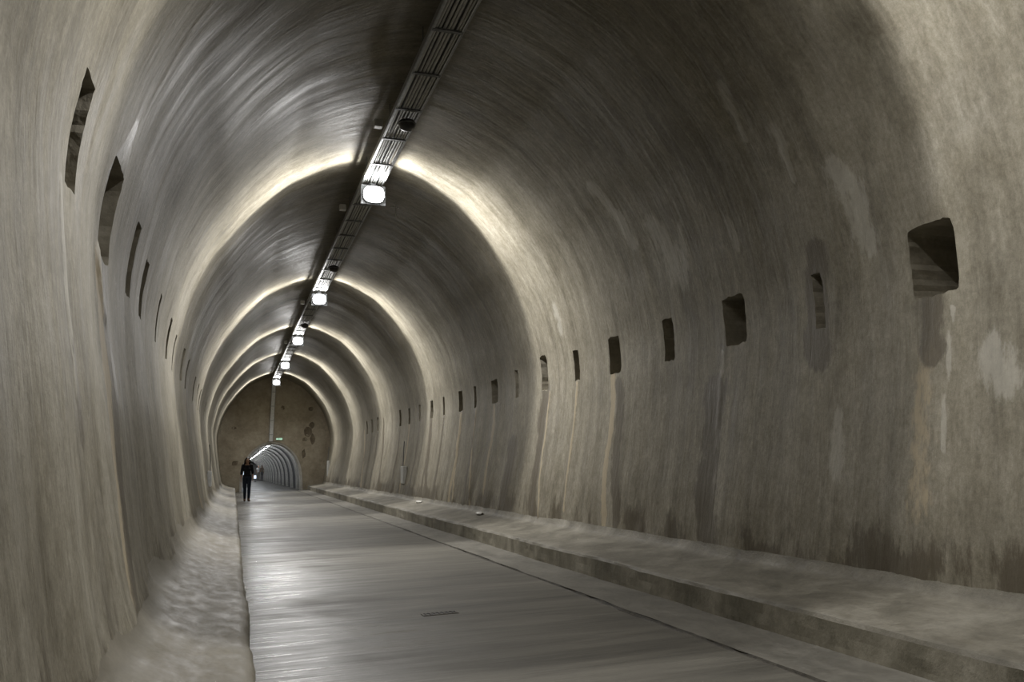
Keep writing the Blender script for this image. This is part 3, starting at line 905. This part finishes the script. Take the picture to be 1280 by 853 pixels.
# cable duct that drops down the end wall to the passage crown
duct = empty('cable_duct', (1.95, HALL_END - .03, 2.58), 'straight grey cable duct dropping down the brown end wall', 'cable duct')
def duct_piece(name, w, y0, y1, mat, off=0.0):
    bm = bmesh.new()
    xs = [(-.09, 0.0), (.02, 3.08)]
    vs = []
    for (x, z) in xs:
        for dx in (-w, w):
            for y in (y0, y1):
                vs.append(bm.verts.new((x + dx + off, y, z)))
    for q in ((0, 1, 5, 4), (2, 6, 7, 3), (0, 4, 6, 2), (1, 3, 7, 5), (0, 2, 3, 1), (4, 5, 7, 6)):
        bm.faces.new([vs[i] for i in q])
    bmesh.ops.recalc_face_normals(bm, faces=bm.faces)
    return mesh_obj(name, bm, mat, duct)
M_DUCT = simple_mat('pale_grey_duct', (0.62, 0.63, 0.64), 0.45, 0.0, 0.1, 10)
duct_piece('back_plate', .105, -.035, .0, M_STEEL)
duct_piece('cover', .082, -.085, -.036, M_DUCT)
for z in (.35, 1.1, 1.85, 2.6):
    bm = bmesh.new(); xx = -.09 + .11 * z / 3.08
    add_box(bm, xx - .115, xx + .115, -.092, .01, z - .02, z + .02)
    mesh_obj('clip', bm, M_STEEL, duct)

# green exit sign right of the duct, above the passage
SW = .72
sign = empty('exit_sign', (2.28, HALL_END - .06, 2.70), 'small lit green exit sign above the passage, right of the duct', 'sign')
bm = bmesh.new(); add_box(bm, -.24, .24, 0, .05, -.085, .085, .006); mesh_obj('housing', bm, M_DSTEEL, sign)
bm = bmesh.new(); add_box(bm, -.225, .225, -.006, -.0005, -.072, .072); mesh_obj('face', bm, M_GREEN, sign)
bm = bmesh.new()     # running figure, doorway and arrow
def flat(name, pts, y0=-.010, y1=-.0065):
    bm = bmesh.new()
    a = [bm.verts.new((x, y0, z)) for x, z in pts]; b = [bm.verts.new((x, y1, z)) for x, z in pts]
    bm.faces.new(a); bm.faces.new(b[::-1])
    for k in range(len(pts)):
        bm.faces.new((a[k], a[(k + 1) % len(pts)], b[(k + 1) % len(pts)], b[k]))
    bmesh.ops.recalc_face_normals(bm, faces=bm.faces)
    mesh_obj(name, bm, M_PICTO, sign)
flat('doorway_symbol', [(.09, -.06), (.20, -.06), (.20, .06), (.09, .06), (.09, .045), (.185, .045), (.185, -.045), (.09, -.045)])
flat('figure_head', [(.055 + .016 * math.cos(a), .04 + .016 * math.sin(a)) for a in np.linspace(0, 2 * math.pi, 10, endpoint=False)])
flat('figure_body', [(.03, .022), (.062, .018), (.07, -.01), (.10, -.03), (.09, -.042), (.055, -.02), (.03, -.05), (.0, -.055), (.0, -.043), (.02, -.04), (.04, -.01), (.035, .005), (.01, -.005), (.008, .008)])
flat('arrow_symbol', [(-.20, 0), (-.15, .045), (-.15, .018), (-.07, .018), (-.07, -.018), (-.15, -.018), (-.15, -.045)])
bm.free()

sign.scale = (SW, 1, SW)
# small boxes on the walls
def wall_box(x, y, z, w, h, face, mat, label, name='wall_box'):
    root = empty(name, (x, y, z), label, 'electrical box')
    bm = bmesh.new(); add_box(bm, -.05, .05, -w / 2, w / 2, -h / 2, h / 2, .01); mesh_obj('housing', bm, mat, root)
    bm = bmesh.new(); xx = face * .052
    add_box(bm, min(xx, xx + face * .008), max(xx, xx + face * .008), -w / 2 + .02, w / 2 - .02, -h / 2 + .02, h / 2 - .02, .003); mesh_obj('lid', bm, mat, root)
    bm = bmesh.new(); add_tube(bm, [(face * .02, 0, h / 2), (face * .01, 0, h / 2 + .35), (-face * .02, 0, h / 2 + .7)], .014, 6); mesh_obj('conduit', bm, M_DSTEEL, root)
    return root
wall_box(-.59, 23.3, 1.0, .34, .42, 1, M_DUCT, 'small grey box low on the left wall near the end')
wall_box(4.62, 22.9, .95, .40, .5, -1, M_WHITE, 'pale flat box low on the right wall beside a dark streak')
wall_box(4.66, 42.6, 1.05, .5, .9, -1, M_WHITE, 'tall pale box on the right wall just before the end wall')

# white mineral crust lumps on the bench at the foot of the right wall
for (x, y, z, r, lab) in [(4.40, 14.7, .32, .07, 'white mineral crust on the bench, nearer of two lumps'), (4.40, 19.9, .32, .09, 'white mineral crust on the bench under a dark streak, farther lump')]:
    bm = bmesh.new(); bmesh.ops.create_icosphere(bm, subdivisions=3, radius=1)
    for v in bm.verts:
        k = 1 + .25 * vn(v.co.x * 2 + y, v.co.y * 2 + v.co.z, 81)
        v.co = Vector((v.co.x * r * k * .9, v.co.y * r * 1.8 * k, max(-.3, v.co.z) * r * .45 * k))
    tag(mesh_obj('mineral_crust', bm, M_CALCITE, None, True, (x, y, z)), lab, 'crust')

# passage lamps along its crown
def make_plamp():
    root = empty('passage_lamp', (0, 0, 0), 'small bright lamp in the row along the crown of the far passage', 'lamp', 'lamps along the crown of the far passage')
    bm = bmesh.new(); add_box(bm, -.14, .14, -.10, .10, -.035, 0, .008); mesh_obj('base', bm, M_DSTEEL, root)
    bm = bmesh.new(); add_lathe(bm, [(0, -.105), (.045, -.10), (.07, -.08), (.08, -.06), (.08, -.036), (0, -.036)], 16); mesh_obj('diffuser', bm, M_PDIFF, root, smooth=True)
    return root
pl0 = make_plamp()
for k in range(15):
    y = HALL_END + 1.3 + RIB_STEP * k
    if k == 0: r = pl0
    else:
        r = copy_obj(pl0)
        for c in pl0.children: copy_obj(c, r)
    r.location = (PCX + .02, y, 2.585 + drop(y))
    tag(r, 'small bright lamp in the row along the crown of the far passage' if k else 'first and brightest lamp inside the passage crown')
# glowing bluish panels on legs, added for bright spots in the passage
def glow_panel(x, y, z0, w, h, label):
    root = empty('glow_panel', (x, y, drop(y)), label, 'light box')
    bm = bmesh.new(); add_box(bm, -w / 2 - .03, w / 2 + .03, 0.002, .10, z0 - .03, z0 + h + .03, .01); mesh_obj('case', bm, M_DSTEEL, root)
    bm = bmesh.new(); add_box(bm, -w / 2, w / 2, -.012, .001, z0, z0 + h); mesh_obj('lit_face', bm, M_PANEL, root)
    for s in (-1, 1):
        bm = bmesh.new(); add_box(bm, s * w * .4 - .02, s * w * .4 + .02, .02, .07, -.004, z0 - .03); mesh_obj('leg', bm, M_DSTEEL, root)
glow_panel(.83, 58.0, .55, .34, .75, 'bright bluish glowing panel in the passage just left of the walking woman')
glow_panel(2.1, 84.0, .35, .22, .32, 'tiny bluish glowing panel in the passage right of the walking woman')

# slotted iron drain set in the roadway
drain = empty('floor_drain', (1.72, 7.0, 0.004), 'small dark slotted iron drain set in the damp roadway', 'drain')
drain.scale = (.82, .6, .6)
bm = bmesh.new()
for x0, x1, y0, y1 in ((-.19, .19, -.09, -.072), (-.19, .19, .072, .09), (-.19, -.172, -.072, .072), (.172, .19, -.072, .072)):
    add_box(bm, x0, x1, y0, y1, -.012, .006)
mesh_obj('frame', bm, M_STRIP, drain)
bm = bmesh.new(); add_box(bm, -.172, .172, -.072, .072, -.012, -.002); mesh_obj('pan', bm, M_BLACK, drain)
bm = bmesh.new(); add_box(bm, -.011, .011, -.072, .072, -.001, .007)
db0 = mesh_obj('bar', bm, M_JOINT, drain); db0.location = (-.145, 0, 0)
for k in range(1, 7): copy_obj(db0, drain, (-.145 + k * .0483, 0, 0))

# ------------------------------------------------------------------ people
def cone_sphere(bm, a, b, ra, rb, n=14, sq=None):
    """tapered limb with rounded ends between a and b."""
    a = Vector(a); b = Vector(b)
    d = (b - a); L = d.length
    d = d / L if L > 1e-6 else Vector((0, 0, 1))
    u = d.cross(Vector((0, 1, 0)))
    if u.length < .05: u = d.cross(Vector((1, 0, 0)))
    u.normalize(); v = d.cross(u)
    rows = []
    for t in np.linspace(-math.pi / 2, 0, 5): rows.append((a + d * math.sin(t) * ra, ra * math.cos(t)))
    for t in np.linspace(0, math.pi / 2, 5): rows.append((b + d * math.sin(t) * rb, rb * math.cos(t)))
    rings = []
    for c, r in rows:
        if r < 1e-5: rings.append([bm.verts.new(c)])
        else: rings.append([bm.verts.new(c + u * math.cos(2 * math.pi * k / n) * r + v * math.sin(2 * math.pi * k / n) * r) for k in range(n)])
    for p, q in zip(rings, rings[1:]):
        for k in range(n):
            k2 = (k + 1) % n
            if len(p) == 1: bm.faces.new((p[0], q[k2], q[k]))
            elif len(q) == 1: bm.faces.new((p[k], p[k2], q[0]))
            else: bm.faces.new((p[k], p[k2], q[k2], q[k]))

def ellipsoid(bm, c, r, rot=None, n=16):
    mat = Matrix.Translation(Vector(c))
    if rot: mat = mat @ rot
    mat = mat @ Matrix.Diagonal((*r, 1))
    bmesh.ops.create_uvsphere(bm, u_segments=n, v_segments=n // 2 + 2, radius=1, matrix=mat)

def fused(name, bm, mat, parent, voxel, smooth_it=4):
    """one continuous skin out of overlapping volumes."""
    bmesh.ops.recalc_face_normals(bm, faces=bm.faces)
    me = bpy.data.meshes.new(name + '_raw'); bm.to_mesh(me); bm.free()
    tmp = bpy.data.objects.new(name + '_raw', me); COL.objects.link(tmp)
    md = tmp.modifiers.new('fuse', 'REMESH'); md.mode = 'VOXEL'; md.voxel_size = voxel; md.use_smooth_shade = True
    sm = tmp.modifiers.new('soft', 'SMOOTH'); sm.iterations = smooth_it; sm.factor = 0.5
    dg = bpy.context.evaluated_depsgraph_get()
    res = bpy.data.meshes.new_from_object(tmp.evaluated_get(dg))
    bpy.data.objects.remove(tmp, do_unlink=True); bpy.data.meshes.remove(me)
    res.name = name
    res.materials.clear(); res.materials.append(mat)
    res.polygons.foreach_set('use_smooth', [True] * len(res.polygons))
    return link(bpy.data.objects.new(name, res), parent)

def hand(bm, wrist, elbow, side, curl=0.5):
    """palm, four unequal bent fingers and a thumb; hangs along the forearm line."""
    w = Vector(wrist); d = (w - Vector(elbow)).normalized()
    f = Vector((0, -1, 0)); f = (f - d * f.dot(d)).normalized()          # across the palm, thumb side forward
    nrm = d.cross(f).normalized() * (1 if side > 0 else -1)
    if nrm.x * side > 0: nrm = -nrm                                      # palm faces the thigh
    for k in range(4):
        o = (0.030 - 0.020 * k)
        cone_sphere(bm, w + f * o * .5 + d * .01, w + d * .085 + f * o, .016, .011, 8)
        Lf = (.066, .074, .069, .054)[k]
        p0 = w + d * .085 + f * o; p1 = p0 + (d * .92 + nrm * .30 * curl) * Lf * .45
        p2 = p1 + (d * .75 + nrm * .8 * curl) * Lf * .32; p3 = p2 + (d * .5 + nrm * 1.1 * curl) * Lf * .26
        cone_sphere(bm, p0, p1, .0098, .009, 8); cone_sphere(bm, p1, p2, .009, .0085, 8); cone_sphere(bm, p2, p3, .0085, .0072, 8)
    t0 = w + d * .025 + f * .026; t1 = t0 + d * .030 + f * .026 + nrm * .008; t2 = t1 + d * .032 + f * .010 + nrm * .010
    cone_sphere(bm, t0, t1, .0135, .0115, 8); cone_sphere(bm, t1, t2, .0115, .009, 8)

def person(name_label, loc, rz, H, mats, pose, voxel, long_hair=True, skirt=False):
    """figure faces -Y in its own space; joints in metres for a 1.64 m body, scaled to H."""
    root = empty('person', loc, name_label, 'person', None, rz)
    k = H / 1.64
    root.scale = (k, k, k)
    J = pose
    # body: one continuous surface
    bm = bmesh.new()
    hd = Vector(J['head'])
    ellipsoid(bm, hd + Vector((0, .006, .012)), (.072, .090, .100))
    ellipsoid(bm, hd + Vector((0, -.022, -.055)), (.052, .058, .058))             # jaw
    cone_sphere(bm, hd + Vector((0, -.074, -.088)), hd + Vector((0, -.070, -.086)), .017, .017)      # chin
    cone_sphere(bm, hd + Vector((0, -.086, .012)), hd + Vector((0, -.103, -.024)), .009, .014)       # nose
    for s in (-1, 1):
        ellipsoid(bm, hd + Vector((s * .074, .012, -.012)), (.010, .018, .030))    # ears
        cone_sphere(bm, hd + Vector((s * .014, -.083, .022)), hd + Vector((s * .046, -.072, .024)), .009, .009)  # brow
        cone_sphere(bm, hd + Vector((s * .038, -.066, -.03)), hd + Vector((s * .044, -.058, -.034)), .018, .018)  # cheek
    cone_sphere(bm, hd + Vector((-.016, -.088, -.052)), hd + Vector((.016, -.088, -.052)), .009, .009)   # mouth
    nk = Vector(J['neck']); ch = Vector(J['chest']); pv = Vector(J['pelvis'])
    cone_sphere(bm, nk + Vector((0, 0, -.03)), hd + Vector((0, .012, -.06)), .052, .048)
    ellipsoid(bm, ch, (.140, .095, .15)); ellipsoid(bm, (ch + pv) / 2 + Vector((0, 0, .01)), (.108, .082, .17)); ellipsoid(bm, pv, (.152, .108, .115))
    for s in ('l', 'r'):
        sg = 1 if s == 'l' else -1
        sh, el, wr = (Vector(J[n + s]) for n in ('sh', 'el', 'wr'))
        hp, kn, an, toe = (Vector(J[n + s]) for n in ('hip', 'kn', 'an', 'toe'))
        cone_sphere(bm, nk + Vector((sg * .03, 0, -.045)), sh, .045, .050)
        cone_sphere(bm, sh, el, .047, .036); cone_sphere(bm, el, wr, .036, .023)
        hand(bm, wr, el, sg, J['curl' + s])
        cone_sphere(bm, hp, kn, .082, .052); cone_sphere(bm, kn, kn + (an - kn) * .35, .050, .052); cone_sphere(bm, kn + (an - kn) * .35, an, .052, .034)
        cone_sphere(bm, an + Vector((0, .02, -.045)), toe, .030, .028)
    fused('body', bm, mats['skin'], root, voxel, 2)
    # eyes and lips
    for s in (-1, 1):
        bm = bmesh.new(); ellipsoid(bm, hd + Vector((s * .031, -.077, .004)), (.0135, .010, .008), None, 12); mesh_obj('eye', bm, mats['eye'], root, True)
    bm = bmesh.new(); ellipsoid(bm, hd + Vector((0, -.095, -.052)), (.021, .006, .008), None, 12); mesh_obj('lips', bm, mats['lip'], root, True)
    # top with sleeves
    bm = bmesh.new()
    ellipsoid(bm, ch + Vector((0, 0, .0)), (.152, .108, .155)); ellipsoid(bm, (ch + pv) / 2 + Vector((0, 0, .01)), (.125, .098, .18)); ellipsoid(bm, pv + Vector((0, 0, .05)), (.158, .116, .085))
    if J.get('bust'):
        for s in (-1, 1): ellipsoid(bm, ch + Vector((s * .065, -.075, -.01)), (.062, .052, .062))
    for s in ('l', 'r'):
        sg = 1 if s == 'l' else -1
        sh, el, wr = (Vector(J[n + s]) for n in ('sh', 'el', 'wr'))
        cone_sphere(bm, nk + Vector((sg * .055, 0, -.055)), sh, .047, .058)
        if J['sleeve'] > 1:
            cone_sphere(bm, sh, el, .058, .046); cone_sphere(bm, el, el + (wr - el) * (J['sleeve'] - 1), .046, .034)
        else:
            cone_sphere(bm, sh, sh + (el - sh) * J['sleeve'], .058, .048)
    fused('top', bm, mats['top'], root, voxel * 1.4, 3)
    # trousers
    bm = bmesh.new()
    ellipsoid(bm, pv + Vector((0, 0, -.005)), (.160, .117, .110))
    for s in ('l', 'r'):
        hp, kn, an = (Vector(J[n + s]) for n in ('hip', 'kn', 'an'))
        cone_sphere(bm, hp, kn, .090, .060); cone_sphere(bm, kn, kn + (an - kn) * .35, .058, .060); cone_sphere(bm, kn + (an - kn) * .35, an + (kn - an) * .06, .060, .044)
    fused('trousers', bm, mats['legs'], root, voxel * 1.4, 3)
    for s in ('l', 'r'):
        an, toe = Vector(J['an' + s]), Vector(J['toe' + s])
        heel = an + Vector((0, .03, -.05))
        bm = bmesh.new()
        cone_sphere(bm, heel, toe, .040, .036); cone_sphere(bm, an + Vector((0, .005, .0)), heel, .044, .040); cone_sphere(bm, (heel + toe) / 2, toe + Vector((0, .01, 0)), .042, .038)
        cone_sphere(bm, an + Vector((0, 0, .05)), an, .043, .044)
        fused('shoe', bm, mats['shoe'], root, voxel * 1.4, 2)
    # hair
    bm = bmesh.new()
    ellipsoid(bm, hd + Vector((0, .026, .030)), (.092, .096, .102))
    if long_hair:
        for s in (-1, 1):
            cone_sphere(bm, hd + Vector((s * .07, .02, .03)), hd + Vector((s * .082, .03, -.12)), .036, .046)
            cone_sphere(bm, hd + Vector((s * .082, .03, -.12)), hd + Vector((s * .10, .0, -.27)), .046, .034)
            cone_sphere(bm, hd + Vector((s * .10, .0, -.27)), hd + Vector((s * .095, -.05, -.38)), .034, .016)
        for s in (-.04, 0, .04):
            cone_sphere(bm, hd + Vector((s, .07, .0)), hd + Vector((s * 1.3, .10, -.28)), .045, .03)
    fused('hair', bm, mats['hair'], root, voxel * 1.3, 2)
    return root

SKIN = simple_mat('skin', (0.36, 0.22, 0.15), .55, 0, .05, 40)
EYE = simple_mat('eye_dark', (0.03, 0.025, 0.02), .2, 0, .05, 40)
LIP = simple_mat('lip_skin', (0.30, 0.12, 0.10), .5, 0, .05, 40)
def cloth(n, c, r=.85): return simple_mat(n, c, r, 0, .25, 60, spec=.25)
W_MATS = dict(skin=SKIN, eye=EYE, lip=LIP, top=cloth('black_jersey', (.012, .012, .016)), legs=cloth('dark_denim', (.022, .030, .048)), shoe=cloth('brown_leather', (.10, .055, .03), .6), hair=cloth('dark_brown_hair', (.016, .011, .008), .5))
# mid-stride: left leg (her left, +X) forward
walk = dict(head=(0, -.015, 1.515), neck=(0, .005, 1.395), chest=(0, 0, 1.205), pelvis=(0, 0, .90),
            shl=(.155, 0, 1.335), ell=(.205, .045, 1.075), wrl=(.205, -.085, .87), curll=.5,
            shr=(-.155, 0, 1.335), elr=(-.205, -.01, 1.075), wrr=(-.225, -.10, .85), curlr=.6,
            hipl=(.082, 0, .86), knl=(.075, -.09, .475), anl=(.065, -.10, .085), toel=(.078, -.23, .038),
            hipr=(-.082, 0, .86), knr=(-.070, .005, .465), anr=(-.062, .10, .092), toer=(-.070, -.04, .038),
            sleeve=1.35, bust=True)
person('woman walking towards the viewer in black top and dark jeans, long dark hair', (.52, 32.4, 0.002), math.radians(4), 1.64, W_MATS, walk, .0065)

A_MATS = dict(skin=SKIN, eye=EYE, lip=LIP, top=cloth('white_cotton', (.75, .75, .74)), legs=cloth('pale_trousers', (.45, .43, .40)), shoe=cloth('grey_shoe', (.12, .12, .12)), hair=cloth('brown_hair', (.05, .03, .02), .5))
stand = dict(walk, anl=(.085, -.02, .085), toel=(.10, -.16, .038), knl=(.082, -.03, .47), anr=(-.085, .03, .085), toer=(-.10, -.11, .038), knr=(-.082, -.01, .47), bust=False, sleeve=.6)
y = 96.5
person('distant person in white shirt and pale trousers inside the passage', (2.78, y, drop(y)), math.radians(10), 1.72, A_MATS, stand, .014, False)
B_MATS = dict(A_MATS, top=cloth('tan_shirt', (.30, .25, .20)), legs=cloth('grey_trousers', (.16, .16, .17)), hair=cloth('black_hair', (.015, .012, .01), .5))
y = 95.2
person('distant person in tan shirt and grey trousers at right inside the passage', (3.12, y, drop(y)), math.radians(-20), 1.74, B_MATS, dict(stand, sleeve=.5), .014, False)
